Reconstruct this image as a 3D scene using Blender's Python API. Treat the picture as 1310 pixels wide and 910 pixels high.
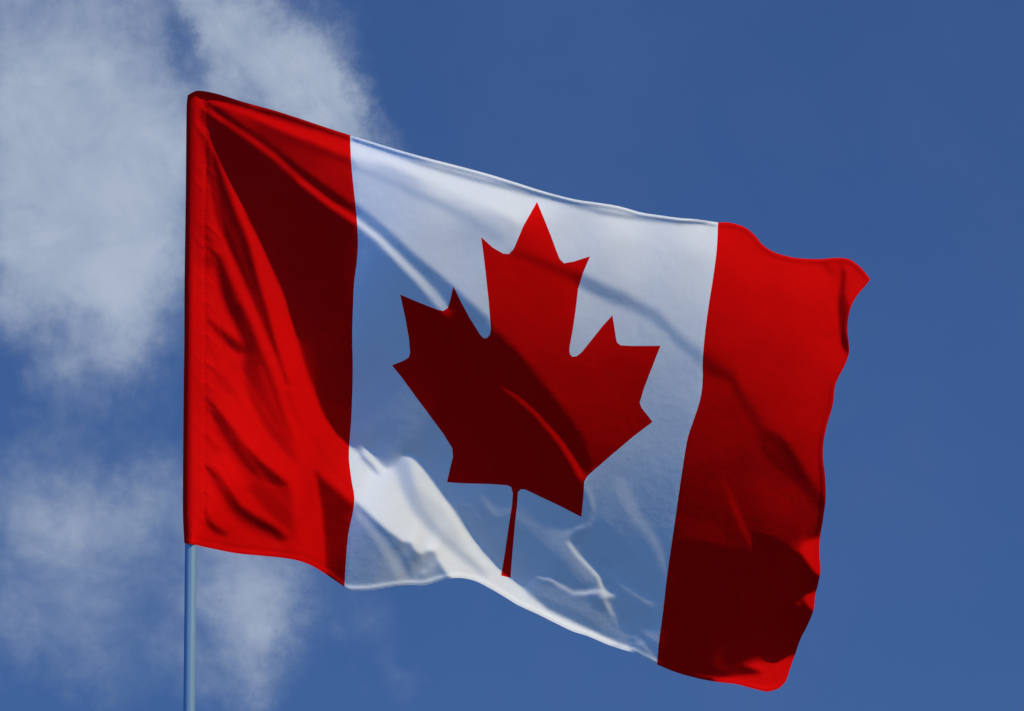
import bpy, bmesh, math, random, time
import numpy as np
from mathutils import Vector
from mathutils.geometry import delaunay_2d_cdt

# ------------------------------------------------------------------
# 0. CAMERA, SKY, SUN, EXPOSURE
# ------------------------------------------------------------------
scene = bpy.context.scene
for o in list(bpy.data.objects):
    bpy.data.objects.remove(o, do_unlink=True)
COL = scene.collection
R_ = math.radians

PITCH = R_(15.0)          # the camera looks up at the flag
FPX = 11600.0             # focal length in picture units (picture 1310 wide)
DIST = 30.0               # metres to the flag pole
CAM = Vector((0, 0, 1.6))
VR = Vector((1, 0, 0)); VF = Vector((0, math.cos(PITCH), math.sin(PITCH))); VU = Vector((0, -math.sin(PITCH), math.cos(PITCH)))
PX = DIST / FPX           # one picture unit at the flag, in metres

cam_data = bpy.data.cameras.new('camera')
cam = bpy.data.objects.new('camera', cam_data); COL.objects.link(cam)
cam.location = CAM; cam.rotation_euler = (math.pi / 2 + PITCH, 0, 0)
cam_data.sensor_width = 36; cam_data.lens = 36 * FPX / 1310
cam_data.clip_start = .1; cam_data.clip_end = 20000
scene.camera = cam

SUN_PIC = Vector((0.56, 0.80, 0.20)).normalized()      # right, up, towards the viewer
SUN_DIR = (VR * SUN_PIC.x + VU * SUN_PIC.y - VF * SUN_PIC.z).normalized()
SUN_ELEV = math.asin(SUN_DIR.z); SUN_AZ = math.atan2(SUN_DIR.x, SUN_DIR.y)
sun_data = bpy.data.lights.new('sun', 'SUN'); sun_data.energy = 3.6; sun_data.angle = R_(.5); sun_data.color = (1, .85, .46)
sun = bpy.data.objects.new('sun', sun_data); COL.objects.link(sun)
sun.rotation_euler = (-SUN_DIR).to_track_quat('-Z', 'Y').to_euler(); sun.location = (20, -10, 40)

SKY_GAIN = (.28, .44, .775)         # clear deep blue ahead of the viewer
SKY_GAIN_BACK = (1.1, 2.75, 6.7)      # sky behind the viewer, brightened and blued as added fill for shaded cloth
SKY_STRENGTH = .08
CLOUD_COL = (5.3, 6.15, 7.7)

def build_world():
    w = bpy.data.worlds.new('World'); scene.world = w; w.use_nodes = True
    nt = w.node_tree; nt.nodes.clear(); N = nt.nodes.new; Lk = nt.links.new
    out = N('ShaderNodeOutputWorld'); bg = N('ShaderNodeBackground'); Lk(bg.outputs[0], out.inputs[0])
    bg.inputs['Strength'].default_value = SKY_STRENGTH
    sky = N('ShaderNodeTexSky'); sky.sky_type = 'NISHITA'; sky.sun_disc = False
    sky.sun_elevation = SUN_ELEV; sky.sun_rotation = SUN_AZ
    sky.altitude = 200; sky.air_density = 1.0; sky.dust_density = .4; sky.ozone_density = 2.0
    tc = N('ShaderNodeTexCoord')
    def vm(op, a, b=None):
        n = N('ShaderNodeVectorMath'); n.operation = op
        for i, v in enumerate((a, b)):
            if v is None: continue
            if hasattr(v, 'is_linked') or hasattr(v, 'links'): Lk(v, n.inputs[i])
            else: n.inputs[i].default_value = v
        return n
    def ma(op, a, b=None, c=None, clamp=False):
        n = N('ShaderNodeMath'); n.operation = op; n.use_clamp = clamp
        for i, v in enumerate((a, b, c)):
            if v is None: continue
            if hasattr(v, 'links'): Lk(v, n.inputs[i])
            else: n.inputs[i].default_value = v
        return n.outputs[0]
    D = tc.outputs['Generated']
    # darker blue ahead; sky behind the viewer boosted to fill the flag's shade
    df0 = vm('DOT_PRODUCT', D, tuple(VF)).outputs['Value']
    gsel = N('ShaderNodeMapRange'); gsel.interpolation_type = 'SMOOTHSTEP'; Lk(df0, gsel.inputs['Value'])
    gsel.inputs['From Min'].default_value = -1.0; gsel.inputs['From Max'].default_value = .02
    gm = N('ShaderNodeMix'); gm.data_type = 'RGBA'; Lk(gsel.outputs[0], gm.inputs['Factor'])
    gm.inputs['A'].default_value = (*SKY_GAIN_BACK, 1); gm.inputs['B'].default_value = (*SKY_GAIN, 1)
    # the glow round the sun is white, not blue
    dsun = vm('DOT_PRODUCT', D, tuple(SUN_DIR)).outputs['Value']
    ss_ = N('ShaderNodeMapRange'); ss_.interpolation_type = 'SMOOTHSTEP'; Lk(dsun, ss_.inputs['Value'])
    ss_.inputs['From Min'].default_value = .45; ss_.inputs['From Max'].default_value = .92
    gm2 = N('ShaderNodeMix'); gm2.data_type = 'RGBA'; Lk(ss_.outputs[0], gm2.inputs['Factor'])
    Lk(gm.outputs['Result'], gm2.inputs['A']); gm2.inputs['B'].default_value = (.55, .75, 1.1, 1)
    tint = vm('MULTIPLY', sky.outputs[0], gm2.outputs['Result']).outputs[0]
    # position on the patch of sky around the viewing direction (degrees-like units x FPX)
    df = vm('DOT_PRODUCT', D, tuple(VF)).outputs['Value']
    dfc = ma('MAXIMUM', df, .05)
    pa = ma('MULTIPLY', ma('DIVIDE', vm('DOT_PRODUCT', D, tuple(VR)).outputs['Value'], dfc), FPX)
    pb = ma('MULTIPLY', ma('DIVIDE', vm('DOT_PRODUCT', D, tuple(VU)).outputs['Value'], dfc), -FPX)
    cmb = N('ShaderNodeCombineXYZ'); Lk(pa, cmb.inputs[0]); Lk(pb, cmb.inputs[1])
    P = vm('ADD', cmb.outputs[0], (655, 455, 0)).outputs[0]
    def noise(vec, scale, detail=8, rough=.6, dist=0.0, color=False):
        n = N('ShaderNodeTexNoise'); n.inputs['Scale'].default_value = scale; n.inputs['Detail'].default_value = detail
        n.inputs['Roughness'].default_value = rough; n.inputs['Distortion'].default_value = dist
        Lk(vec, n.inputs['Vector']); return n.outputs['Color' if color else 'Fac']
    # warp so that the cloud banks have ragged, wind-torn borders
    wv = vm('SUBTRACT', noise(P, .006, 6, .6, 0, True), (.5, .5, .5)).outputs[0]
    wsc = N('ShaderNodeVectorMath'); wsc.operation = 'SCALE'; Lk(wv, wsc.inputs[0]); wsc.inputs['Scale'].default_value = 150
    wv2 = vm('SUBTRACT', noise(P, .03, 6, .65, 0, True), (.5, .5, .5)).outputs[0]
    wsc2 = N('ShaderNodeVectorMath'); wsc2.operation = 'SCALE'; Lk(wv2, wsc2.inputs[0]); wsc2.inputs['Scale'].default_value = 45
    PW = vm('ADD', vm('ADD', P, wsc.outputs[0]).outputs[0], wsc2.outputs[0]).outputs[0]
    # cloud banks: x, y, radius x, radius y, turn, density
    banks = CLOUD_BANKS
    tot = None
    for (x, y, rx, ry, rot, amp) in banks:
        mp = N('ShaderNodeMapping'); mp.vector_type = 'TEXTURE'
        mp.inputs['Location'].default_value = (x, y, 0); mp.inputs['Rotation'].default_value = (0, 0, R_(rot)); mp.inputs['Scale'].default_value = (rx, ry, 1e6)
        Lk(PW, mp.inputs['Vector'])
        ln = vm('LENGTH', mp.outputs[0]).outputs['Value']
        e = ma('MULTIPLY', ma('EXPONENT', ma('MULTIPLY', ma('MULTIPLY', ln, ln), -1.0)), amp)
        tot = e if tot is None else ma('ADD', tot, e)
    nz = noise(P, .012, 12, .64, .3)
    nzs = noise(P, .009, 7, .6, .6)       # tone inside the clouds
    nz2 = noise(P, .004, 4, .5)
    d1 = ma('ADD', tot, ma('MULTIPLY', ma('SUBTRACT', nz, .5), .95))
    d1 = ma('ADD', d1, ma('MULTIPLY', ma('SUBTRACT', nz2, .5), .35))
    mr = N('ShaderNodeMapRange'); mr.interpolation_type = 'SMOOTHSTEP'
    Lk(d1, mr.inputs['Value']); mr.inputs['From Min'].default_value = .12; mr.inputs['From Max'].default_value = 1.6
    near = mr.outputs[0]
    # the faintest veil of high haze, uneven, over the clear part
    veil = ma('MULTIPLY', ma('SUBTRACT', noise(P, .0022, 6, .55, .5), .36, None, True), .16)
    near = ma('MAXIMUM', near, veil)
    # scattered clouds over the rest of the sky
    mpp = N('ShaderNodeMapping'); mpp.inputs['Scale'].default_value = (1, 1, 2.2); Lk(D, mpp.inputs['Vector'])
    far = N('ShaderNodeMapRange'); far.interpolation_type = 'SMOOTHSTEP'
    Lk(noise(mpp.outputs[0], 5.0, 11, .62, .2), far.inputs['Value']); far.inputs['From Min'].default_value = .54; far.inputs['From Max'].default_value = .76
    sel = N('ShaderNodeMapRange'); sel.interpolation_type = 'SMOOTHSTEP'
    Lk(df, sel.inputs['Value']); sel.inputs['From Min'].default_value = .9895; sel.inputs['From Max'].default_value = .9965
    mixd = N('ShaderNodeMix'); mixd.data_type = 'FLOAT'
    Lk(sel.outputs[0], mixd.inputs['Factor']); Lk(far.outputs[0], mixd.inputs['A']); Lk(near, mixd.inputs['B'])
    # cloud colour: thin parts bluish grey, thick parts paler
    cr = N('ShaderNodeMix'); cr.data_type = 'RGBA'
    tone = ma('ADD', ma('MULTIPLY', mixd.outputs['Result'], .75), ma('MULTIPLY', ma('SUBTRACT', nzs, .46), 1.3), None, True)
    Lk(tone, cr.inputs['Factor'])
    cr.inputs['A'].default_value = (*CLOUD_THIN, 1); cr.inputs['B'].default_value = (*CLOUD_COL, 1)
    mx = N('ShaderNodeMix'); mx.data_type = 'RGBA'
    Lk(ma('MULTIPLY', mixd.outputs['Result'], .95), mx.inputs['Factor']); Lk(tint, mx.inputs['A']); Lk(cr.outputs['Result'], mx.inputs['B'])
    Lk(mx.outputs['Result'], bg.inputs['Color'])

CLOUD_THIN = (2.4, 3.4, 5.4)
CLOUD_BANKS = [(130,120,210,120,10,1.15), (90,270,170,130,0,.95), (165,390,110,110,20,.85), (340,80,70,140,-38,.95), (445,150,75,36,32,.85), (400,90,50,60,-30,.3),
               (235,40,22,60,-10,-.45), (0,110,110,200,0,.35), (50,340,110,90,0,.35), (200,300,80,150,0,.3), (120,480,80,45,-20,.45), (90,700,190,110,0,.72), (190,640,120,80,0,.40), (40,450,90,60,0,.15),
               (335,760,85,90,10,1.05), (320,870,70,70,10,.6), (170,840,130,60,0,.40), (490,790,45,60,0,.42), (510,870,50,35,0,.4), (90,-10,190,60,0,.55), (290,-5,70,45,0,.45), (20,380,70,60,0,.25), (30,590,90,40,0,.2), (60,640,140,60,0,.3), (60,820,120,90,0,.35), (90,540,120,30,-15,.22), (420,60,60,60,0,.2), (330,640,60,60,0,.3)]
build_world()

scene.view_settings.view_transform = 'Standard'; scene.view_settings.look = 'None'
scene.view_settings.exposure = 0; scene.view_settings.gamma = 1; scene.view_settings.use_curve_mapping = False
scene.render.engine = 'CYCLES'

# ------------------------------------------------------------------
# 1. TRACED SHAPES (picture units: 1310 x 910, y down)
# ------------------------------------------------------------------

def T(ox, oy, s, pts):
    """traced points given in an enlarged view with origin (ox,oy) and scale s"""
    return [(ox + x / s, oy + y / s) for x, y in pts]
vA = lambda *p: T(230, 110, 5.057, p)
vB = lambda *p: T(230, 280, 4.135, p)
vC = lambda *p: T(230, 480, 4.135, p)
vD = lambda *p: T(340, 480, 3.25, p)
vE = lambda *p: T(440, 560, 4.136, p)
vF = lambda *p: T(600, 420, 4.136, p)
vG = lambda *p: T(670, 620, 3.79, p)
vH = lambda *p: T(700, 340, 4.136, p)
vI = lambda *p: T(900, 270, 4.136, p)
vJ = lambda *p: T(870, 460, 4.136, p)
vK = lambda *p: T(830, 640, 3.64, p)
vL = lambda *p: T(440, 160, 5.054, p)
vM = lambda *p: T(680, 220, 5.056, p)
vN = lambda *p: T(440, 260, 4.55, p)

TOP_RED = [(240,122),(246,118.5),(253.5,116),(276,119.8),(313,131),(351,141.5),(388,153.4),(425.5,166),(448,173)]
TOP_WHITE = [(448,173),(477,182),(514.7,193.4),(552,203.7),(589,213.2),(627,223.5),(664,235),(697,245.4),(734.7,255),
             (761,259),(787,263),(802,266.7),(820.6,272),(847,276),(869,279),(891.6,280.8),(918.6,284.7)]
TOP_FLY = [(918.6,284.7),(931,284.7),(946,288),(957,293.6),(966.5,302),(976,313.5),(990.7,322.8),(1005.7,327.5),(1020.6,330.3),
           (1047,331.5),(1069,330),(1084,331),(1095,337),(1104.7,346),(1113.4,357.5)]
FLY_EDGE = [(1113.4,357.5),(1106.5,366.5),(1097,377.7),(1088.6,393),(1085,410),(1084.6,425),(1086,440),(1086,453),(1080,469),
            (1069,491.6),(1065.5,518),(1058,544),(1053.7,566),(1053,585),(1055.5,608.5),(1056.3,638),(1053,664.6),(1049,690),
            (1048.4,709),(1049.6,730),(1046.7,747),(1043,762),(1041,780),(1033.6,799),(1024,818),(1017,838),(1011,855),
            (1005,872),(995,881.5),(981,885.5)]
BOT_FLY = [(981,885.5),(961,880.5),(942,875.5),(920,873),(897,869),(867,861),(840.5,850.5)]
BOT_WHITE = [(840.5,850.5),(823,842),(810,835),(801,832.5),(778,825),(752,814),(733,808),(715,799.5),(689,786.5),(662,774),
             (649,766),(627,753),(608,743.5),(589,739.5),(571,741),(543,749),(522,748.5),(496,751.5),(477,755),(451,756),(440.7,753)]
BOT_RED = [(440.7,749.8),(418,735.6),(399,724),(380.6,717.3),(362,714),(332,711),(302,708),(276,703),(257,699),(251.8,697.5),(235.7,695)]
LEFT = [(235.7,695),(234,659),(234,607),(235,494.7),(235.7,436),(236,361.5),(237.6,249),(238.7,135),(240,122)]
SEAM1 = [(448,173),(448.7,197),(451,227),(454.6,260.6),(457.4,294),(457.8,316.7),(456,339),(453,361.5),(451.6,391),
         (450.7,428.7),(451.3,476),(449.6,532),(446.9,569.4),(446.6,588),(449.7,614),(453.3,636.7),(451.6,655),(446,681.5),(443,711),(440.7,751)]
SEAM2 = [(918.6,284.7),(916.8,319.8),(912,357),(906.7,390.7),(901.8,428),(899,461.7),(898.6,491.6),(895,514),(886.5,540),
         (879.5,562),(873,601),(867,642),(860,690.7),(854,732),(848,784),(843,821.5),(840.5,850.5)]
LEAF = [(687,258.5),(696,280),(704.8,302),(712.5,323),(716,331.5),(721.6,337),(734.7,334.6),(755,328),(746,349),(739.6,369.4),
        (736.6,395.6),(732.8,421.7),(728.4,446),(729,453),(732,456.5),(737.5,456),(744,451),(757,434.8),(772,416),(783.5,403.5),
        (785.2,414),(788,432),(789.5,438.5),(794,442),(809.4,442.8),(845,442.6),(835.6,466.5),(824,496.4),(818.4,515),(820.5,521.5),(834.8,540),
        (811,558),(782,582.4),(752,608.6),(747.6,616),(746.4,634.7),(743.8,661.6),(714.7,646.7),(692,636),(671.8,626.3),
        (666,626.2),(662.6,630),(661.5,646),(658.7,672),(655.7,705.7),(653,739.5),(641,736.5),(645.6,709.4),(651,672),(655,646),
        (656,631),(654,623.5),(649,621),(640,620.3),(627,619.5),(589.4,618.4),(571.9,617),(575.2,602),(579.5,584),(578.5,573.5),(567,555),
        (552,534.7),(529.7,504.8),(514.7,484),(501.4,467.5),(516.6,461.5),(523,457.5),(524.6,451),(523,432.7),(518.4,406.5),
        (512,377),(533,386),(559.5,396.5),(567,398),(572.6,394.4),(576,384),(580,366.4),(587.5,382),(600.6,406.5),(613.7,427.5),
        (618,432.5),(622.5,433),(626.5,429),(628,421.5),(625,384),(621,346.8),(617.4,317),(615.4,303.5),(630.5,317),(643.6,324.6),
        (651,325.2),(657,319),(669.7,289)]


OUT_RED1 = TOP_RED + SEAM1[1:] + BOT_RED[1:] + LEFT[1:-1]
OUT_WHITE = TOP_WHITE + SEAM2[1:] + BOT_WHITE[1:-1] + SEAM1[::-1][:-1]
OUT_RED2 = TOP_FLY + FLY_EDGE[1:] + BOT_FLY[1:] + SEAM2[::-1][1:-1]
OUTLINE = TOP_RED[:-1] + TOP_WHITE[:-1] + TOP_FLY[:-1] + FLY_EDGE[:-1] + BOT_FLY[:-1] + BOT_WHITE[:-1] + BOT_RED[:-1] + LEFT[:-1]

# ------------------------------------------------------------------
# 2. RELIEF OF THE CLOTH
# The folds are described by how far each patch of cloth leans towards the
# sun; the relief (height towards the viewer) is then integrated from that.
# ------------------------------------------------------------------
SUN = np.array([0.56, 0.80, 0.20]); SUN /= np.linalg.norm(SUN)    # right, up, towards viewer
X0, Y0, X1, Y1 = 218, 98, 1132, 904

def grid(h):
    xs = np.arange(X0, X1 + .1, h); ys = np.arange(Y0, Y1 + .1, h)
    return np.meshgrid(xs, ys)

def inside(X, Y, poly):
    r = np.zeros(X.shape, bool)
    n = len(poly)
    for i in range(n):
        x1, y1 = poly[i]; x2, y2 = poly[(i + 1) % n]
        if y1 == y2: continue
        c = ((y1 > Y) != (y2 > Y)) & (X < (x2 - x1) * (Y - y1) / (y2 - y1) + x1)
        r ^= c
    return r

def dist_line(X, Y, pts, closed=False):
    """distance to a polyline and the position 0..1 along it"""
    d = np.full(X.shape, 1e9); t = np.zeros(X.shape)
    P = list(pts) + ([pts[0]] if closed else [])
    L = [math.dist(P[i], P[i + 1]) for i in range(len(P) - 1)]
    tot = sum(L); acc = 0
    for i in range(len(P) - 1):
        ax, ay = P[i]; bx, by = P[i + 1]
        l2 = max(L[i] ** 2, 1e-6)
        u = np.clip(((X - ax) * (bx - ax) + (Y - ay) * (by - ay)) / l2, 0, 1)
        dd = np.hypot(X - ax - u * (bx - ax), Y - ay - u * (by - ay))
        m = dd < d
        d = np.where(m, dd, d); t = np.where(m, (acc + u * L[i]) / tot, t)
        acc += L[i]
    return d, t

def sstep(x):
    x = np.clip(x, 0, 1); return x * x * (3 - 2 * x)

class Lean:
    def __init__(s, h):
        s.h = h; s.X, s.Y = grid(h); s.c = np.full(s.X.shape, -0.06)
    def fill(s, poly, v, soft=4, k=1.0):
        """soft = width of the transition, centred on the edge.  v may be a function of X, Y"""
        xs = [p[0] for p in poly]; ys = [p[1] for p in poly]
        d, _ = dist_line(s.X, s.Y, poly, True)
        sd = np.where(inside(s.X, s.Y, poly), d, -d)
        a = sstep(sd / soft + .5) * k
        val = v(s.X, s.Y) if callable(v) else v
        s.c = s.c * (1 - a) + val * a
    def line(s, pts, v, w, soft=None, k=1.0):
        """w = full width or (start, end); the strip fades out over soft"""
        d, t = dist_line(s.X, s.Y, pts)
        w0, w1 = w if isinstance(w, tuple) else (w, w)
        k0, k1 = k if isinstance(k, tuple) else (k, k)
        ww = (w0 + (w1 - w0) * t) / 2
        so = soft if soft else ww
        a = sstep((ww - d) / so + .5) * (k0 + (k1 - k0) * t)
        s.c = s.c * (1 - a) + v * a
    def blob(s, x, y, rx, ry, v, k=1.0, rot=0):
        c_, s_ = math.cos(rot), math.sin(rot)
        u = ((s.X - x) * c_ + (s.Y - y) * s_) / rx; w = (-(s.X - x) * s_ + (s.Y - y) * c_) / ry
        a = np.exp(-(u * u + w * w) * 1.2) * k
        s.c = s.c * (1 - a) + v * a

def lerp_xy(pts):
    """smooth scalar field through scattered (x, y, value) samples"""
    P = np.array(pts, float)
    def f(X, Y):
        num = 0; den = 0
        for x, y, v in P:
            w = 1.0 / (((X - x) ** 2 + (Y - y) ** 2) + 300) ** 1.5
            num = num + w * v; den = den + w
        return num / den
    return f

def lean_map(h):
    L = Lean(h)
    # ---- soft tone of the shaded middle
    L.blob(500, 470, 60, 70, -.04, .8)
    L.blob(600, 690, 60, 60, -.02, .7)
    # ---- broad sunny shoulder along the top of the flag
    shoulder = vA((60,30),(330,60),(708,150)) + [(448,165),(600,205),(760,245),(920,275),(960,280),(1000,320),(1130,320),(1130,480),(1075,560),(1056,640)] \
        + vJ((770,760),(730,900),(560,1000),(420,1040),(300,1020),(130,960),(-10,960)) + [(862,690)] + [(850,740),(800,700),(760,650)] \
        + vF((600,790),(640,700),(610,620),(550,510),(470,410),(390,310),(320,220),(250,130),(150,40)) \
        + vN((840,670),(700,540),(550,410),(400,290),(250,150),(100,30)) + [(455,264),(400,225),(340,180),(270,130)]
    f = lerp_xy([(300,136,.3),(350,165,.10),(400,190,.17),(440,200,.28),(445,240,.22),(465,205,.55),(520,240,.30),(480,270,.26),(550,320,.30),(590,380,.28),
                 (560,225,.62),(620,245,.64),(690,262,.64),(800,285,.62),(900,297,.62),(640,320,.3),(610,300,.22),(720,310,.45),(800,330,.45),(880,350,.40),
                 (770,355,.34),(850,385,.32),(890,420,.28),(470,240,.32),(490,225,.34),(660,380,.26),(700,400,.24),(680,350,.26),(650,420,.2),(720,430,.2),(745,400,.32),(760,420,.24),(800,425,.25),
                 (830,450,.2),(870,480,.16),(700,470,.15),(740,490,.14),(790,470,.15),(820,490,.12),(780,540,.12),(950,600,.07),(915,610,.06),(900,650,.02),(960,640,.04),(960,600,.06),(1000,640,.08),(1005,600,.06),(1030,660,.04),(980,670,.03),(930,660,.01),(880,660,.02),(860,680,-.01),(900,690,.0),(950,700,.01),(1000,700,.02),(1000,672,.04),(930,560,.14),(850,540,.10),(740,560,.10),(760,590,.07),(800,620,.05),
                 (830,640,.03),(870,560,.09),(790,670,-.02),(840,700,-.06),(930,300,.56),(960,340,.56),(1020,350,.57),(1060,360,.55),(930,380,.42),(930,430,.35),(980,400,.45),
                 (1040,420,.47),(1065,450,.45),(960,470,.33),(1000,470,.32),(1040,490,.35),(1000,520,.28),(1040,540,.33),(1040,590,.28),(1020,570,.22),(1050,630,.18),
                 (910,470,.15),(930,530,.13),(900,570,.12),(880,620,.04),(1100,360,.5)])
    L.fill(shoulder, f, 9)
    # stripes of the first red panel under the top edge
    L.line(vA((150,88),(300,125),(450,175),(600,235),(708,275)) + [(400,174),(448,192)], .56, (3,20), 5)
    L.line(vA((200,75),(450,148),(640,213),(708,232)) + [(400,166)], .12, 4, 3, .8)
    L.line([(350,150),(400,166),(448,181)], .35, 5, 4, .5)
    L.line([(345,170),(400,190),(440,205),(452,212)], .10, (6,10), 8, .7)
    # bright band on the white panel and the faint fold below it
    L.fill([(449,178)] + vL((50,110),(300,190),(600,300),(900,390),(1213,460),(1230,560),(1150,640),(1050,590),(900,520),(700,440),(500,350),(300,265),(50,205)), .64, 12)
    L.line(vL((60,275),(250,345),(450,440),(600,500),(800,600),(900,670),(1000,730)), .17, (8,14), 12, (.7,.6))
    # narrow groove just under the top hem
    L.line(vL((60,95),(250,160),(450,235),(600,283),(750,325),(900,365),(1050,400),(1213,445)), .13, (3,7), 3, .95)
    L.line(vM((0,140),(150,175),(300,220),(450,262),(600,288),(750,308),(950,330),(1130,325)), .13, (7,4), 3, .95)
    # diagonal furrow across the right of the leaf and the white panel
    L.line(vM((-120,520),(0,560),(100,605),(200,645),(290,680),(340,700),(400,735),(500,775),(600,818)), .08, (10,16), 12, (.6,.85))
    L.line(vH((180,80),(330,165),(450,205),(570,265),(650,350),(730,425),(830,500),(900,560)), .05, (16,14), 12, (.9,.7))
    L.line(vH((430,260),(460,350),(480,390)), .33, 5, 4, .4)
    L.line(vH((530,280),(490,340),(470,400)), .12, 5, 4, .4)
    L.line(vH((600,340),(640,380)), .30, 5, 5, .4)
    # ---- shade above the taut ridge, the ridge itself
    L.line(vN((60,30),(200,170),(400,370),(560,520)), -.02, (12,28), 12, .9)
    L.line([(250,130),(289,157),(319,177),(349,199),(384,231),(422,260.6),(453.5,281)], .50, (5,9), 4)
    L.line([(453.5,281),(484,305),(512.5,333.5),(536.7,358),(556.5,380),(571,398)], .58, (7,12), 6, (1,.45))
    # dim sheen next to the cast shadow in the leaf, and the small ridge in it
    L.line(vF((150,60),(250,160),(340,270),(420,380),(500,480),(580,600),(610,720)), -.08, 16, 14, .8)
    L.line(vF((170,300),(260,370),(350,445),(420,525),(480,595),(540,685),(600,790)), .34, (5,9), 5, (.7,1))
    L.line(vA((300,260),(450,400),(600,520),(700,600)), -.02, (8,20), 18, .7)
    L.blob(405, 390, 34, 70, -.16, .8, .25)
    L.line([(300,190),(345,290),(390,400),(430,500)], -.12, (6,20), 16, .7)
    L.line(vE((55,-10),(110,10),(170,75),(240,110),(290,60),(350,45),(420,85),(500,210),(590,340),(700,480),(820,620)), -.13, (14,12), 10, .9)
    L.blob(500, 560, 30, 22, -.12, .7)
    # ---- sunny apron near the pole (ends at the cast shadow edge)
    apron = [(225,108),(252,112),(262,128)] + vA((130,200),(200,330),(270,480),(350,640),(420,790)) \
        + vB((365,10),(440,140),(500,280),(560,420),(610,590),(660,760),(700,890)) + vD((185,0),(210,80),(245,170),(300,245),(345,285)) \
        + vE((30,40),(85,88),(108,48),(130,62),(190,132),(230,162),(270,142),(305,104),(340,92),(380,112),(430,165),(480,240),(560,350),(650,490),(740,610),(830,702),(910,765)) \
        + vG((0,505),(60,560),(120,610),(200,648),(300,695),(400,742),(480,775),(525,795)) + [(800,850),(700,810),(640,780),(600,755)] \
        + vE((560,740),(530,700),(490,640),(480,602),(440,600),(410,620),(380,600),(350,552),(310,550),(230,490),(150,420),(60,335)) \
        + vD((365,540),(300,485),(210,400),(235,560),(248,700),(250,830)) + [(400,760),(225,730)]
    g = lerp_xy([(255,300,.40),(255,500,.42),(255,650,.42),(275,400,.55),(290,420,.56),(280,480,.55),(300,520,.57),(330,580,.58),(360,610,.58),(385,620,.56),(280,560,.52),(290,600,.55),
                 (300,640,.56),(340,660,.52),(360,690,.48),(300,690,.44),(380,690,.50),(400,700,.50),(340,440,.56),(360,520,.50),(380,520,.53),(400,560,.54),(420,590,.52),(435,610,.56),
                 (350,380,.52),(325,300,.55),(460,610,.64),(500,650,.65),(540,690,.65),(600,720,.64),(700,790,.64),(395,640,.52)])
    L.fill(apron, g, 4)
    # valley between the long folds
    L.fill(vA((95,190),(140,300),(160,330),(230,450),(285,600),(345,760),(395,900)) + vB((320,0),(370,140),(415,320),(462,480),(505,640),(545,780),(580,880))
           + vB((545,880),(500,770),(440,620),(370,450),(310,290),(255,170),(210,80),(190,10)) + vA((200,700),(170,560),(150,430),(120,330)), .02, 5)
    L.line(vA((215,560),(260,720),(310,900)) + vB((290,90),(350,260),(410,430),(450,560)), .12, 7, 6, .8)
    L.line(vC((525,0),(590,135),(650,290)), .30, 5, 5, (.9,.3))
    L.line(vC((470,-40),(530,130),(600,290),(640,440)) , .60, 7, 6, .6)
    # second valley
    L.fill(vB((185,180),(215,190),(250,270),(310,410),(380,560),(430,690),(480,800),(520,900)) + vC((560,220),(620,380),(640,470),(560,420),(450,280),(370,120),(340,0))
           + vB((330,800),(350,700),(300,580),(250,480),(215,380),(195,280)),
           lerp_xy([(278,335,.04),(285,360,.01),(300,395,.0),(320,440,.03),(330,470,.14),(335,500,.2),(350,530,.22),(370,560,.28),(345,560,.27),(380,590,.35)]), 9)
    L.line(vB((180,0),(210,80),(250,170),(310,300),(370,440),(440,610),(505,770),(545,890)), .53, (6,11), 5)
    L.line(vA((80,150),(110,220),(130,300),(150,430),(165,560),(190,700),(225,900)), .50, (4,9), 5, .8)
    L.blob(268, 335, 9, 9, .12, .8)
    L.line(vB((150,100),(170,170),(185,200)), .1, 7, 6, .8)
    # crescents near the sleeve
    L.fill(vB((150,535),(190,560),(240,600),(300,645),(350,680),(345,710),(310,712),(260,680),(210,620)), .06, 8)
    L.line(vB((160,550),(230,620),(300,680)), -.04, (3,5), 5, .8)
    L.line(vB((170,790),(240,860),(280,910)), .3, 6, 6, .6)
    L.line(vB((170,700),(210,740)), .36, 6, 6, .6)
    L.fill(vC((138,115),(200,185),(270,275),(340,365),(420,455),(500,515),(575,575),(565,605),(480,585),(390,535),(310,455),(240,345),(180,235)), .04, 8)
    L.line(vC((160,150),(230,240),(320,370),(420,475),(510,550)), -.08, (4,9), 5, .95)
    L.line(vC((190,280),(240,370),(310,470),(390,560),(480,610),(560,620)), .30, (4,16), 12, .6)
    L.fill(vC((400,560),(500,600),(580,610),(600,700),(610,850),(500,770),(420,690),(350,600)), .26, 14)
    L.line(vC((150,345),(215,405)), .28, 5, 5, .7)
    L.line(vC((195,20),(270,95)), .36, 6, 6, .6)
    L.fill(vC((140,465),(200,515),(260,600),(320,685),(400,740),(500,795),(575,860),(540,885),(430,830),(330,780),(270,720),(210,620),(160,530)), .05, 8)
    L.line(vC((160,490),(240,600),(310,710),(400,770),(500,825)), -.08, (4,7), 5, .95)
    L.line(vC((170,550),(220,650),(280,740),(360,810),(460,860)), .32, (4,12), 10, .6)
    L.fill(vC((130,700),(180,785),(255,835),(240,855),(190,840),(140,800)), .06, 6)
    L.line(vC((170,620),(240,730)), .40, 5, 5, .6)
    L.line(vC((640,300),(600,470),(620,640),(630,850)), .60, 9, 8, .6)
    L.line([(236,124),(246,120),(254,118.5),(280,122),(318,133)], -.15, (11,3), 6, .95)
    L.line([(247,128),(247,200),(247,300)], .15, (8,3), 6, .7)
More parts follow.
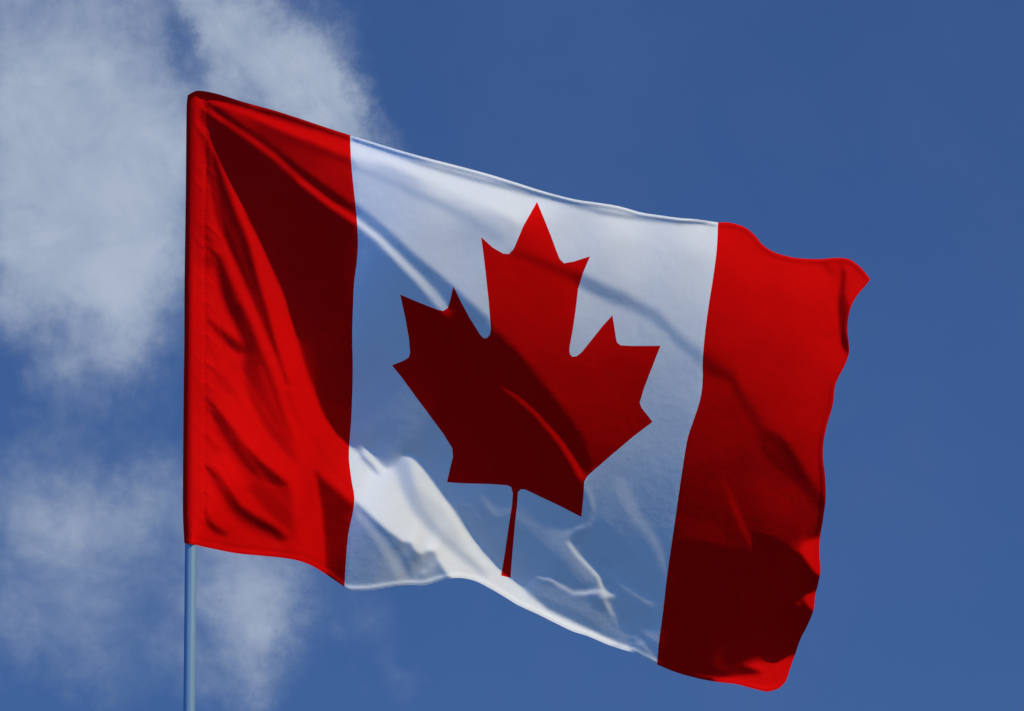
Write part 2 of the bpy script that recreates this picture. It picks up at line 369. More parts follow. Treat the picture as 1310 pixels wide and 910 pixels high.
    for a in (((262,150),(270,230),(283,310),(303,390)), ((264,400),(300,470),(345,540),(385,590)), ((266,440),(290,490),(330,550)),
              ((266,560),(300,620),(345,668),(395,700)), ((300,560),(340,620),(375,660)), ((330,470),(352,530),(385,600)), ((268,640),(300,680),(340,695))):
        L.line(list(a), .36, (2.5,4), 3, (.6,.3)); L.line([(x+3.5,y-1.5) for x,y in a], .62, (2,3), 2.5, (.6,.3))
    for a in (((400,560),(425,600),(448,625)), ((392,600),(400,650),(404,700)), ((412,612),(432,650),(438,690))):
        L.line(list(a), .40, 4, 4, .5)
    # soft shading on the bottom of the first red panel
    L.line([(262,694),(300,700),(350,706),(385,711),(415,725)], .32, 8, 7, .6)
    L.fill(vD((208,405),(365,548),(375,600),(340,700),(335,880),(325,875),(252,830),(248,700),(235,560)),
           lerp_xy([(415,640,.0),(430,640,.06),(430,680,.03),(425,720,.02),(445,650,.0)]), 4)
    L.line(vD((205,400),(300,480),(368,545)), .30, 5, 5, .8)
    # ---- white billow under the leaf
    L.fill(vE((80,75),(110,100),(150,140),(192,192),(175,196),(130,150),(95,115)), .08, 3)
    L.line(vE((120,60),(150,110),(200,190)), .62, (2,5), 2, .9)
    L.line(vE((310,150),(340,260),(390,370),(470,470),(560,560),(650,640),(735,715)), .28, (20,8), 12, (.9,.8))
    L.line(vE((400,310),(520,420),(600,560)), .36, 16, 12, .5)
    L.fill(vE((62,345),(150,430),(230,500),(310,560),(350,560),(380,610),(410,630),(440,610),(475,612),(485,650),(530,710),(540,745),(450,800),(20,830),(10,700),(25,550),(55,420)),
           lerp_xy([(445,690,.05),(450,720,.06),(470,740,.06),(470,690,.06),(500,700,.10),(520,720,.12),(540,720,.12),(550,735,.14),(500,740,.12)]), 3)
    L.line(vE((75,365),(170,460),(260,550),(320,640),(350,730)), .0, (3,7), 6, .7)
    L.line(vE((75,400),(170,520),(240,620),(310,740)), .24, (6,14), 10, .8)
    L.line(vE((490,630),(470,670),(425,712)), .45, (3,6), 3, .9)
    L.line(vE((330,570),(370,640),(430,680)), .06, 7, 6, .7)
    L.line(vE((480,690),(540,735)), .02, 5, 4, .6)
    L.line([(442,751),(470,752),(500,747),(540,744),(566,737)], .34, 4, 3, .7)
    # ---- creases at the lower right of the white panel
    L.line(vG((30,140),(130,220),(220,320),(330,440)), .12, (34,22), 22, (.5,.9))
    L.line(vG((215,282),(262,345),(320,402),(362,448),(382,505),(400,545)), .58, (2.5,4), 2.5)
    L.line(vG((70,448),(130,458),(180,492),(240,527),(300,525),(370,515),(425,538)), .5, (2.5,4.5), 2.5)
    L.blob(*vG((390,530))[0], 8, 7, .5, .8)
    L.line(vG((400,570),(432,632)), .4, (5,3), 3, .9)
    L.line(vG((432,632),(500,715),(570,765),(605,810),(640,855)), .2, 4, 4, .8)
    L.line(vG((430,790),(520,770),(575,772)), .25, 3, 3, .8)
    L.line(vG((290,0),(330,60),(340,130),(310,190),(240,225),(210,245)), .15, (5,5), 4, .9)
    L.line(vG((60,500),(160,540),(300,600),(480,730)), .09, 22, 16, .8)
    L.line(vG((470,0),(540,150),(620,250),(690,400)), .12, (18,7), 12, .8)
    L.line(vG((390,410),(500,495),(620,575)), .13, (7,9), 7, .8)
    # ---- fly panel
    L.line(vI((20,800),(150,870)), .05, 12, 12, .6)
    L.fill(vJ((435,400),(480,376),(540,412),(600,495),(650,585),(700,665),(745,745),(770,790),(720,800),(640,690),(560,610),(470,540),(420,470)), .01, 12)
    L.line(vJ((150,60),(260,95),(330,210),(400,330),(440,400)), .03, (8,14), 12, .75)
    L.line(vJ((470,400),(560,460),(620,560),(670,660),(740,760)), -.06, (8,14), 10, .6)
    L.blob(*vJ((250,330))[0], 34, 26, .14, .6, .3)
    L.blob(*vJ((530,750))[0], 32, 24, .13, .9, .5)
    L.blob(*vJ((450,680))[0], 14, 22, .13, .8, .5)
    L.line(vJ((230,640),(290,770),(345,910)), .14, 5, 4, .9)
    L.line(vK((385,0),(450,150),(540,300),(640,440),(705,485)), .16, (7,6), 6, .9)
    L.fill(vK((480,150),(560,165),(640,205),(700,245),(770,340),(780,380),(720,430),(650,425),(560,310)), -.2, 6)
    L.line(vK((90,330),(150,400),(210,460)), .05, 9, 9, .8)
    L.fill(vK((725,188),(790,175),(830,150),(830,330),(795,352),(775,340),(735,285),(697,232)), .52, 4)
    L.fill(vK((735,437),(775,425),(800,420),(790,515),(760,515),(742,495),(722,458)), .5, 4)
    L.fill(vK((300,835),(420,815),(500,812),(525,800),(440,768),(500,748),(600,752),(680,715),(700,800),(620,910),(540,910),(430,890),(320,865)), .54, 4)
    # curled corner
    L.fill(vI((735,300),(752,325),(748,460),(745,600),(775,735),(765,765),(735,710),(715,610),(708,480),(722,400)), -.14, 3)
    L.fill(vI((750,440),(775,520),(768,620),(748,610)), .1, 5)
    L.line(vI((640,285),(690,330),(730,300)), .3, 8, 8, .7)
    L.line(vI((600,640),(650,652),(705,655)), .34, 4, 4, .7)
    L.line(vI((710,300),(700,420),(698,520),(706,610)), .56, 6, 5, .7)
    return L.c

MUP = .03
# ---- integration --------------------------------------------------
def solve(levels=(12, 6, 3), iters=(9, 6, 5), pole_q=None, verbose=False):
    H = None; prev = None
    sx, sq, sh = SUN
    for h, nit in zip(levels, iters):
        X, Y = grid(h)
        c0 = lean_map(h); dom = inside(X, Y, OUTLINE)
        do, _ = dist_line(X, Y, OUTLINE, True)
        wdat = np.where(dom | (do < 6), 1.0, 0.0)
        if H is None:
            H = -(X - 246) * .45
        else:
            H = bilin(H, prev, X, Y)
        shift = np.zeros_like(H); wsp = np.zeros_like(H); tsp = H.copy()
        ny, nx = H.shape
        pole = dom & (X < 247)
        polev = -0.268 * (420 - Y) * 1.0
        def Dx(A): return (A[:, 1:] - A[:, :-1])
        def DxT(B):
            o = np.zeros((B.shape[0], B.shape[1] + 1)); o[:, 1:] += B; o[:, :-1] -= B; return o
        def Dy(A): return (A[1:] - A[:-1])
        def DyT(B):
            o = np.zeros((B.shape[0] + 1, B.shape[1])); o[1:] += B; o[:-1] -= B; return o
        def cell(A):      # gradient at cell centres (p right, q up), in px/px
            gp = (A[:-1, 1:] + A[1:, 1:] - A[:-1, :-1] - A[1:, :-1]) / (2 * h)
            gq = -(A[1:, :-1] + A[1:, 1:] - A[:-1, :-1] - A[:-1, 1:]) / (2 * h)
            return gp, gq
        def cellT(P, Q):
            o = np.zeros((ny, nx)); P = P / (2 * h); Q = Q / (2 * h)
            o[:-1, 1:] += P; o[1:, 1:] += P; o[:-1, :-1] -= P; o[1:, :-1] -= P
            o[1:, :-1] -= Q; o[1:, 1:] -= Q; o[:-1, :-1] += Q; o[:-1, 1:] += Q
            return o
        def avg(A): return (A[1:, 1:] + A[:-1, 1:] + A[1:, :-1] + A[:-1, :-1]) / 4
        wc = avg(wdat); wc = np.where(wc > .4, 1.0, 0.0)
        ccell = avg(c0); domc = avg(dom.astype(float)) > .5
        wcell = wc * np.where(ccell > .02, 1.0, .35)
        lam = 0.16 / h ** 2 * 1.0        # smoothness, second differences
        mu = 2e-4; a0, b0 = -.55, -.15
        extra = np.zeros_like(ccell)
        # across the sun direction the cloth keeps close to its average pull
        l_ = math.hypot(sx, sq); tx, tq = sq / l_, -sx / l_; mup = MUP; tp0 = -.37
        wpole = 4.0 / h
        exc = np.zeros_like(ccell)
        for it in range(nit):
            wcell = wc * np.where(ccell > .02, 1.0, np.where(exc > 1.5, .06, .35))
            gp, gq = cell(H); nrm = np.sqrt(1 + gp ** 2 + gq ** 2)
            tgt = (ccell + extra) * nrm - sh            # = -(gp sx + gq sq)
            # rotated gradient along / across the sun direction
            def A(v):
                p, q = cell(v); r = -(p * sx + q * sq) * wcell
                o = cellT(-r * sx, -r * sq)
                o += mu * cellT(p, q)
                rp = mup * (p * tx + q * tq); o += cellT(rp * tx, rp * tq)
                d2 = Dx(Dx(v)); o += lam * DxT(DxT(d2))
                d2 = Dy(Dy(v)); o += lam * DyT(DyT(d2))
                d2 = Dx(Dy(v)); o += 2 * lam * DyT(DxT(d2))
                o += wsp * v + wpole * pole * v
                return o
            r = wcell * tgt
            b = cellT(-r * sx, -r * sq) + mu * cellT(np.full_like(gp, a0), np.full_like(gq, b0)) + cellT(np.full_like(gp, mup * tp0 * tx), np.full_like(gq, mup * tp0 * tq)) + wsp * tsp + wpole * pole * polev
            diag = (.5 / h ** 2 + mu / h ** 2 + 20 * lam) + wsp + wpole * pole
            x = H.copy(); res = b - A(x); z = res / diag; d = z.copy(); rz = (res * z).sum()
            for k in range(160 if h > 4 else 90):
                Ad = A(d); al = rz / (d * Ad).sum(); x += al * d; res -= al * Ad
                z = res / diag; rz2 = (res * z).sum(); d = z + rz2 / rz * d; rz = rz2
            H = x
            # --- cast shadow bookkeeping
            G, Gm = sun_horizon(H, dom, h)
            ex = Gm - G                                # > 0 : in cast shadow
            lit_t = dom & (c0 > .12)
            drk_t = dom & (c0 < .02)
            bad = lit_t & (ex > 0)                     # should see the sun but is hidden
            exc = avg(np.where(dom, np.clip(ex, -50, 200), 0))
            goal = np.where(bad, np.minimum(ex + .8, 40), 0)
            # hidden sunny patches are lifted, and what hides them is lowered by the same
            wsp = np.where(bad, .03 / h, wsp * .5)
            tsp = np.where(bad, H + goal, H)
            if verbose:
                gp, gq = cell(H); cs = (-(gp * sx + gq * sq) + sh) / np.sqrt(1 + gp ** 2 + gq ** 2)
                print('h', h, it, 'bad', bad.sum(), 'max', ex[bad].max() if bad.any() else 0, 'rms', np.sqrt((((cs - ccell)[domc & (ccell > .02)]) ** 2).mean()),
                      'range', H[dom].min(), H[dom].max())
        prev = (h,)
        prev = h
    return H

def bilin(H, h, X, Y):
    fx = np.clip((X - X0) / h, 0, H.shape[1] - 1.001); fy = np.clip((Y - Y0) / h, 0, H.shape[0] - 1.001)
    i = fx.astype(int); j = fy.astype(int); u = fx - i; v = fy - j
    return (H[j, i] * (1 - u) + H[j, i + 1] * u) * (1 - v) + (H[j + 1, i] * (1 - u) + H[j + 1, i + 1] * u) * v

def sun_horizon(H, dom, h):
    """height above the sun ray plane, and the highest value met on the way to the sun"""
    sx, sq, sh = SUN
    l = math.hypot(sx, sq); ux, uy = sx / l, -sq / l; te = sh / l
    X, Y = grid(h)
    G = H - te * ((X - X0) * ux + (Y - Y0) * uy)
    Gd = np.where(dom, G, -1e6)
    Gm = np.full_like(G, -1e6)
    n = int(1250 / h)
    ny, nx = H.shape
    # march: shift by integer-rounded steps
    k = 1.5
    while k < n:
        dx = int(round(k * ux)); dy = int(round(k * uy))
        if abs(dx) >= nx or abs(dy) >= ny: break
        # value at (x+dx, y+dy)
        src = Gd[max(0, dy):ny + min(0, dy), max(0, dx):nx + min(0, dx)]
        ys = slice(max(0, -dy), ny + min(0, -dy)); xs = slice(max(0, -dx), nx + min(0, -dx))
        Gm[ys, xs] = np.maximum(Gm[ys, xs], src - 0.15 * h)
        k += 1 if k < 60 else 2
    return G, Gm

# ------------------------------------------------------------------
# 3. MATERIALS
# ------------------------------------------------------------------
def mat(name, color, rough=.8, spec=.3, **kw):
    m = bpy.data.materials.new(name); m.use_nodes = True
    b = m.node_tree.nodes['Principled BSDF']
    b.inputs['Base Color'].default_value = (*color, 1); b.inputs['Roughness'].default_value = rough
    b.inputs['Specular IOR Level'].default_value = spec
    for k, v in kw.items(): b.inputs[k].default_value = v
    return m, m.node_tree, b

def cloth_mat(name, color, vary):
    m, nt, b = mat(name, color, .8, .05)
    
    N = nt.nodes.new; Lk = nt.links.new
    tc = N('ShaderNodeTexCoord')
    n = N('ShaderNodeTexNoise'); n.inputs['Scale'].default_value = 5; n.inputs['Detail'].default_value = 5; Lk(tc.outputs['Object'], n.inputs['Vector'])
    cr = N('ShaderNodeMix'); cr.data_type = 'RGBA'
    cr.inputs['A'].default_value = (*[c * (1 - vary) for c in color], 1); cr.inputs['B'].default_value = (*[min(.85, c * (1 + vary)) for c in color], 1)
    Lk(n.outputs['Fac'], cr.inputs['Factor']); Lk(cr.outputs['Result'], b.inputs['Base Color'])
    # fine weave and small puckers
    w1 = N('ShaderNodeTexNoise'); w1.inputs['Scale'].default_value = 26; w1.inputs['Detail'].default_value = 5; w1.inputs['Roughness'].default_value = .55
    Lk(tc.outputs['Object'], w1.inputs['Vector'])
    bp = N('ShaderNodeBump'); bp.inputs['Strength'].default_value = .18; bp.inputs['Distance'].default_value = .006
    Lk(w1.outputs['Fac'], bp.inputs['Height']); Lk(bp.outputs[0], b.inputs['Normal'])
    return m

M_RED = cloth_mat('red_cloth', (.73, .0004, .0004), .04)
M_WHITE = cloth_mat('white_cloth', (.76, .78, .81), .02)

def pole_mat():
    m, nt, b = mat('painted_pole', (.30, .36, .42), .38, .5)
    N = nt.nodes.new; Lk = nt.links.new
    tc = N('ShaderNodeTexCoord'); mp = N('ShaderNodeMapping'); mp.inputs['Scale'].default_value = (30, 30, 1.2); Lk(tc.outputs['Object'], mp.inputs['Vector'])
    n = N('ShaderNodeTexNoise'); n.inputs['Scale'].default_value = 2; n.inputs['Detail'].default_value = 6; Lk(mp.outputs[0], n.inputs['Vector'])
    cr = N('ShaderNodeValToRGB'); cr.color_ramp.elements[0].position = .3; cr.color_ramp.elements[0].color = (.13, .24, .34, 1)
    cr.color_ramp.elements[1].position = .7; cr.color_ramp.elements[1].color = (.17, .29, .40, 1)
    Lk(n.outputs['Fac'], cr.inputs[0]); Lk(cr.outputs[0], b.inputs['Base Color'])
    return m
M_POLE = pole_mat()
M_STEEL, _, _ = mat('galvanised_steel', (.38, .39, .40), .45, .5, Metallic=.9)

def grass_mat():
    m, nt, b = mat('grass_ground', (.05, .07, .03), .9, .2)
    N = nt.nodes.new; Lk = nt.links.new
    tc = N('ShaderNodeTexCoord')
    n = N('ShaderNodeTexNoise'); n.inputs['Scale'].default_value = .35; n.inputs['Detail'].default_value = 10; n.inputs['Roughness'].default_value = .7; Lk(tc.outputs['Object'], n.inputs['Vector'])
    cr = N('ShaderNodeValToRGB'); cr.color_ramp.elements[0].position = .3; cr.color_ramp.elements[0].color = (.02, .035, .016, 1)
    cr.color_ramp.elements[1].position = .75; cr.color_ramp.elements[1].color = (.045, .06, .028, 1)
    Lk(n.outputs['Fac'], cr.inputs[0]); Lk(cr.outputs[0], b.inputs['Base Color'])
    n2 = N('ShaderNodeTexNoise'); n2.inputs['Scale'].default_value = 14; n2.inputs['Detail'].default_value = 8; Lk(tc.outputs['Object'], n2.inputs['Vector'])
    bp = N('ShaderNodeBump'); bp.inputs['Distance'].default_value = .05; Lk(n2.outputs['Fac'], bp.inputs['Height']); Lk(bp.outputs[0], b.inputs['Normal'])
    return m
M_GRASS = grass_mat()

# ------------------------------------------------------------------
# 4. HELPERS
# ------------------------------------------------------------------
def to_world(x, y, hgt):
    """a traced point with its height (picture units) towards the viewer, as a point in the world"""
    return CAM + (VF + VR * ((x - 655) / FPX) + VU * ((455 - y) / FPX)) * (DIST - hgt * PX)

def link(name, verts, faces, m, parent=None, origin=None, normals=None, smooth=True):
    me = bpy.data.meshes.new(name)
    o0 = origin or Vector((0, 0, 0))
    me.from_pydata([tuple(Vector(v) - o0) for v in verts], [], faces)
    me.materials.append(m)
    if smooth: me.shade_smooth()
    if normals is not None: me.normals_split_custom_set_from_vertices([tuple(n) for n in normals])
    me.update()
    ob = bpy.data.objects.new(name, me); COL.objects.link(ob)
    if parent is not None: ob.parent = parent
    elif origin is not None: ob.location = origin
    return ob

def tag(o, label=None, cat=None, group=None, kind=None):
    if label: o['label'] = label
    if cat: o['category'] = cat
    if group: o['group'] = group
    if kind: o['kind'] = kind

def lathe(rings, seg=48):
    """rings: (radius, z) from bottom to top, closed at both ends"""
    vs, fs = [], []
    for r, z in rings:
        for k in range(seg):
            a = 2 * math.pi * k / seg; vs.append((r * math.cos(a), r * math.sin(a), z))
    for i in range(len(rings) - 1):
        for k in range(seg):
            a, b = i * seg + k, i * seg + (k + 1) % seg
            fs.append((a, b, b + seg, a + seg))
    fs.append(tuple(range(seg - 1, -1, -1))); n = (len(rings) - 1) * seg; fs.append(tuple(range(n, n + seg)))
    return vs, fs

def catmull(pts, step):
    P = [np.array(p, float) for p in pts]; P = [2 * P[0] - P[1]] + P + [2 * P[-1] - P[-2]]
    out = []
    for i in range(1, len(P) - 2):
        p0, p1, p2, p3 = P[i - 1:i + 3]
        n = max(1, int(round(np.linalg.norm(p2 - p1) / step)))
        # tangents limited by segment length so that uneven spacing does not overshoot
        d = np.linalg.norm(p2 - p1)
        t1 = (p2 - p0) / max(1e-6, np.linalg.norm(p2 - p0)) * d; t2 = (p3 - p1) / max(1e-6, np.linalg.norm(p3 - p1)) * d
        for k in range(n):
            t = k / n
            out.append(tuple((2*t**3-3*t**2+1)*p1 + (t**3-2*t**2+t)*t1 + (-2*t**3+3*t**2)*p2 + (t**3-t**2)*t2))
    out.append(tuple(P[-2]))
    return out

def straight(pts, step):
    out = []
    for (ax, ay), (bx, by) in zip(pts[:-1], pts[1:]):
        n = max(1, int(round(math.dist((ax, ay), (bx, by)) / step)))
        out += [(ax + (bx - ax) * k / n, ay + (by - ay) * k / n) for k in range(n)]
    out.append(pts[-1]); return out

# ------------------------------------------------------------------
# 5. GROUND
# ------------------------------------------------------------------
S = 6000
g = link('ground', [(-S, -S, 0), (S, -S, 0), (S, S, 0), (-S, S, 0)], [(0, 1, 2, 3)], M_GRASS, smooth=False)
tag(g, 'short green lawn stretching to the horizon under the flag pole', None, None, 'structure')

# ------------------------------------------------------------------
# 6. FLAG POLE
# ------------------------------------------------------------------
POLE_R = 7.3 * PX
SL_R = 10.5                                     # sleeve radius, picture units
POLE_TILT = math.tan(PITCH)
def pole_h(y): return -POLE_TILT * (420 - y)   # height of the pole's front line
pa = to_world(243.4, 760, pole_h(760) - SL_R)
POLE_XY = (pa.x, pa.y)
def axis_px(y):
    """picture x of the pole axis at picture row y"""
    # intersect the row with the vertical line
    ty = (455 - y) / FPX
    dy = POLE_XY[1]
    depth = dy / (math.cos(PITCH) - math.sin(PITCH) * ty)
    return 655 + POLE_XY[0] / depth * FPX
ty = (455 - 124) / FPX
POLE_TOP = CAM.z + (POLE_XY[1] / (math.cos(PITCH) - math.sin(PITCH) * ty)) * (math.sin(PITCH) + math.cos(PITCH) * ty)
pole = bpy.data.objects.new('flagpole', None); COL.objects.link(pole); pole.location = (POLE_XY[0], POLE_XY[1], 0)
tag(pole, 'slim pale blue-grey painted flagpole holding up the red and white flag', 'flagpole')
vs, fs = lathe([(POLE_R * 1.9, .0), (POLE_R * 1.9, 1.2), (POLE_R * 1.45, 1.26), (POLE_R * 1.45, 3.4), (POLE_R * 1.02, 3.5), (POLE_R * 1.0, POLE_TOP - .02), (POLE_R * .8, POLE_TOP - .004)])
def flat_caps(ob):
    for p in ob.data.polygons:
        if len(p.vertices) > 4: p.use_smooth = False
o = link('shaft', vs, fs, M_POLE, pole); flat_caps(o)
vs, fs = lathe([(.16, .004), (.16, .028), (.155, .034), (POLE_R * 2.4, .036), (POLE_R * 2.3, .12), (POLE_R * 2.0, .135)])
o = link('base_collar', vs, fs, M_STEEL, pole); flat_caps(o)

# ------------------------------------------------------------------
# 7. FLAG
# ------------------------------------------------------------------
t0 = time.time()
LV = (12, 6, 3, 2)
HS = LV[-1]
HF = solve(LV, (14, 8, 5, 3))
print('relief solved in %.1fs' % (time.time() - t0))
GX, GY = grid(HS)
# sewn hem, panel seams and the seam of the sleeve
def catm(p): return catmull(p, 4)
SLEEVE_SEAM = [(266.5, 118.5), (264.5, 135), (263.5, 200), (262.6, 300), (262.2, 450), (262, 600), (261.6, 702)]
de, _ = dist_line(GX, GY, catm(TOP_RED + TOP_WHITE[1:] + TOP_FLY[1:]))
db, _ = dist_line(GX, GY, catm(BOT_FLY + BOT_WHITE[1:] + BOT_RED[1:]))
df_, _ = dist_line(GX, GY, catm(FLY_EDGE))
dd = np.minimum(np.minimum(de, db), df_)
HF = HF + .35 * sstep((7 - dd) / 2.5)
HEM = GX > 452                                  # the folded top hem of the white panel stands up as a little roll
HF = HF + np.where(HEM & (GX < 916), 1.25, .45) * np.exp(-((de - 2.4) / 1.9) ** 2) + .5 * np.exp(-((np.minimum(db, df_) - 2.4) / 1.9) ** 2)
for seam, dep, wid in ((SEAM1, .30, 1.6), (SEAM2, .30, 1.6), (SLEEVE_SEAM, .8, 1.8)):
    d_, _ = dist_line(GX, GY, catm(seam)); HF = HF - dep * np.exp(-(d_ / wid) ** 2)
# small tension puckers running off the sleeve seam
rng = random.Random(4)
for k in range(16):
    yy = 140 + k * 35 + rng.uniform(-9, 9); ln = rng.uniform(14, 30)
    p = [(263, yy), (263 + ln * .6, yy + ln * .55), (263 + ln, yy + ln * 1.1)]
    d_, t_ = dist_line(GX, GY, p); HF = HF + rng.uniform(.3, .8) * np.exp(-(d_ / 2.4) ** 2) * (1 - t_)
    p = [(247, yy - 12), (261, yy + 6)]
    d_, t_ = dist_line(GX, GY, p); HF = HF + rng.uniform(.2, .55) * np.exp(-(d_ / 2.2) ** 2) * (.3 + .7 * t_)

AX_OFF = 0.6
def height(X, Y):
    h = bilin(HF, HS, X, Y)
    left = np.interp(Y, [p[1] for p in LEFT[::-1]], [p[0] for p in LEFT[::-1]])
    dx = np.clip(left + SL_R - X, 0, SL_R * .985)
    return h - (SL_R - np.sqrt(SL_R ** 2 - dx ** 2))

STEP = 2.6
curves = {
    'top_red': catmull(TOP_RED, STEP), 'top_white': catmull(TOP_WHITE, STEP), 'top_fly': catmull(TOP_FLY, STEP),
    'fly': catmull(FLY_EDGE, STEP), 'bot_fly': catmull(BOT_FLY, STEP), 'bot_white': catmull(BOT_WHITE[:-1] + [(440.7, 751)], STEP),
    'bot_red': catmull([(440.7, 751)] + BOT_RED[1:], STEP), 'left': catmull(LEFT, STEP), 'seam1': catmull(SEAM1, STEP), 'seam2': catmull(SEAM2, STEP)}
outl = []
for k in ('top_red', 'top_white', 'top_fly', 'fly', 'bot_fly', 'bot_white', 'bot_red', 'left'): outl += curves[k][:-1]
leaf = straight(LEAF + [LEAF[0]], STEP)[:-1]
# put the sleeve seam's ends on the outline
def on_outline(p):
    return min(outl, key=lambda q: math.dist(p, q))
ss = catmull(SLEEVE_SEAM, STEP); ss[0] = on_outline(ss[0]); ss[-1] = on_outline(ss[-1])
p_white = curves['top_white'] + curves['seam2'][1:] + curves['bot_white'][1:] + curves['seam1'][::-1][1:-1]
p_sleeve_x = lambda y: np.interp(y, [p[1] for p in ss], [p[0] for p in ss])

# points: constrained lines first, then a jittered staggered grid in between
verts2, edges, key = [], [], {}
def vid(p):
    k = (round(p[0], 3), round(p[1], 3))
    if k not in key: key[k] = len(verts2); verts2.append(k)
    return key[k]
def chain(pts, closed=False):
    ids = [vid(p) for p in pts]
    if closed: ids.append(ids[0])
    for a, b in zip(ids[:-1], ids[1:]):
        if a != b: edges.append((a, b))
chain(outl, True); chain(curves['seam1']); chain(curves['seam2']); chain(leaf, True); chain(ss)
sp = 3.0
rng = np.random.default_rng(7)
xs = np.arange(232, 1118, sp); ys = np.arange(112, 890, sp * .866)
PXg, PYg = np.meshgrid(xs, ys); PXg[::2] += sp / 2
PXg = PXg + rng.uniform(-.3, .3, PXg.shape); PYg = PYg + rng.uniform(-.3, .3, PYg.shape)
ok = inside(PXg, PYg, outl)
allc = np.array(verts2)
near = np.zeros(PXg.shape, bool)
occ = {}
for x, y in verts2: occ.setdefault((int(x // 3), int(y // 3)), []).append((x, y))
pts = []
for x, y in zip(PXg[ok], PYg[ok]):
    i, j = int(x // 3), int(y // 3)
    if any((x - a) ** 2 + (y - b) ** 2 < 2.2 for di in (-1, 0, 1) for dj in (-1, 0, 1) for a, b in occ.get((i + di, j + dj), ())): continue
    pts.append((x, y))
# extra columns where the sleeve turns round the pole
for x0 in (.35, 1.0, 2.0):
    for y in np.arange(124, 694, 2.6):
        lx = float(np.interp(y, [p[1] for p in LEFT[::-1]], [p[0] for p in LEFT[::-1]])) + x0
        pts.append((lx, float(y)))
# rows of points that follow the hems
def rows_inside(curve, offs):
    out = []
    for (ax, ay), (bx, by) in zip(curve[:-1], curve[1:]):
        l = math.dist((ax, ay), (bx, by)); nx_, ny_ = -(by - ay) / l, (bx - ax) / l
        for k, d in enumerate(offs): out.append(((ax + bx) / 2 + nx_ * d, (ay + by) / 2 + ny_ * d))
    return out
hem = np.array(rows_inside(outl + [outl[0]], (1.2, 2.4, 3.8, 5.4)))
okh = inside(hem[:, 0], hem[:, 1], outl) & (hem[:, 0] > 262)
pts += [tuple(map(float, p)) for p in hem[okh]]
for p in pts: vid(p)
t0 = time.time()
V2, E2, F2, _, _, _ = delaunay_2d_cdt([Vector(v) for v in verts2], edges, [], 0, 1e-5)
print('cloth cut in %.1fs, %d vertices' % (time.time() - t0, len(V2)))
VX = np.array([v.x for v in V2]); VY = np.array([v.y for v in V2])
HH = height(VX, VY)
e = .8
gp = (height(VX + e, VY) - height(VX - e, VY)) / (2 * e); gq = -(height(VX, VY + e) - height(VX, VY - e)) / (2 * e)
nrm = np.stack([-gp, -gq, np.ones_like(gp)], 1); nrm /= np.linalg.norm(nrm, axis=1)[:, None]
def nworld(n): return VR * n[0] + VU * n[1] - VF * n[2]
cx = np.array([sum(VX[i] for i in f) / len(f) for f in F2]); cy = np.array([sum(VY[i] for i in f) / len(f) for f in F2])
ins = inside(cx, cy, outl); is_leaf = inside(cx, cy, leaf); is_white = inside(cx, cy, p_white)
s1x = np.interp(cy, [p[1] for p in SEAM1], [p[0] for p in SEAM1])
cls = np.where(is_leaf, 'leaf', np.where(is_white, 'white', np.where(cx > 600, 'fly', np.where(cx < p_sleeve_x(cy), 'sleeve', 'hoist'))))
W = [to_world(x, y, h) for x, y, h in zip(VX, VY, HH)]

flag_at = to_world(244, 697, pole_h(697) - SL_R)
flag = bpy.data.objects.new('flag', None); COL.objects.link(flag); flag.location = flag_at
tag(flag, 'red and white flag with a red maple leaf, billowing from the flagpole', 'flag')

def panel(name, kind, m):
    idx = [i for i, c in enumerate(cls) if c == kind and ins[i]]
    mp = {}; vs = []; ns = []; fs = []
    for i in idx:
        f = list(F2[i])
        a, b, c = (np.array([VX[k], VY[k]]) for k in f[:3])
        # counter-clockwise as seen by the viewer (y grows downwards in the traced plane)
        if (b - a)[0] * (c - a)[1] - (b - a)[1] * (c - a)[0] > 0: f = f[::-1]
        for k in f:
            if k not in mp: mp[k] = len(vs); vs.append(W[k]); ns.append(nworld(nrm[k]))
        fs.append([mp[k] for k in f])
    return vs, fs, ns, mp

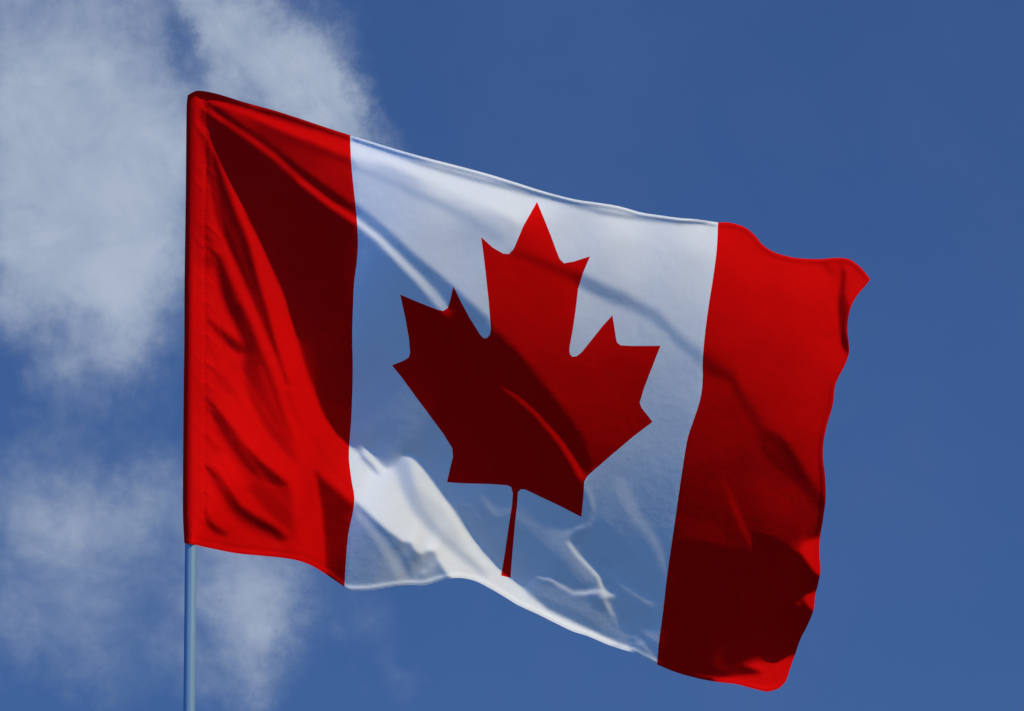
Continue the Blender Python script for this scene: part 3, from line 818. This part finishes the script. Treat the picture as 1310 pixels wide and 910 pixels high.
vs, fs, ns, mp = panel('red_panel', 'hoist', M_RED)
o = link('red_panel', vs, fs, M_RED, flag, flag_at, ns); tag(o, 'red panel next to the pole')
vs, fs, ns, mp = panel('white_panel', 'white', M_WHITE)
link('white_panel', vs, fs, M_WHITE, flag, flag_at, ns)
vs, fs, ns, mp = panel('maple_leaf', 'leaf', M_RED)
link('maple_leaf', vs, fs, M_RED, flag, flag_at, ns)
vs, fs, ns, mp = panel('red_panel', 'fly', M_RED)
o = link('red_panel', vs, fs, M_RED, flag, flag_at, ns); tag(o, 'red panel at the flying end with a curled corner')
# sleeve: the front sheet plus the cloth passing behind the pole, closed on top
vs, fs, ns, mp = panel('sleeve', 'sleeve', M_RED)
rows = np.linspace(123.5, 695, 120); base = len(vs); K = 9
for y in rows:
    lx = float(np.interp(y, [p[1] for p in LEFT[::-1]], [p[0] for p in LEFT[::-1]])); ax = lx + SL_R
    hp = float(height(np.array([ax + 1.0]), np.array([y]))[0]) - SL_R
    sx_ = float(p_sleeve_x(y)) - .2; hs = float(height(np.array([sx_]), np.array([y]))[0]) - .5
    for k in range(K):
        a = math.pi + (math.pi * .86) * k / (K - 2)
        if k < K - 1:
            px_, hh = ax + SL_R * math.cos(a) * .99, hp + SL_R * math.sin(a); nn = (math.cos(a), 0, math.sin(a))
        else:
            px_, hh = sx_, hs; nn = (.3, 0, -1)
        vs.append(to_world(px_, y, hh)); v = Vector(nn).normalized(); ns.append(nworld(v))
for r in range(len(rows) - 1):
    for k in range(K - 1):
        a = base + r * K + k; fs.append((a, a + 1, a + 1 + K, a + K))
# close the top: fan from the front sheet's top edge to the back cloth's top row
topf = [k for k in (vid(p) for p in curves['top_red']) if k in mp]
topf.sort(key=lambda k: VX[k])
capb = [base + k for k in range(K)]
tf = [mp[k] for k in topf]
i = j = 0
while i < len(tf) - 1 or j < len(capb) - 1:
    if j >= len(capb) - 1 or (i < len(tf) - 1 and i / max(1, len(tf) - 1) <= j / (len(capb) - 1)):
        fs.append((tf[i], tf[i + 1], capb[j])); i += 1
    else:
        fs.append((tf[i], capb[j + 1], capb[j])); j += 1
o = link('sleeve', vs, fs, M_RED, flag, flag_at, ns); tag(o, 'stitched red sleeve wrapped round the pole')
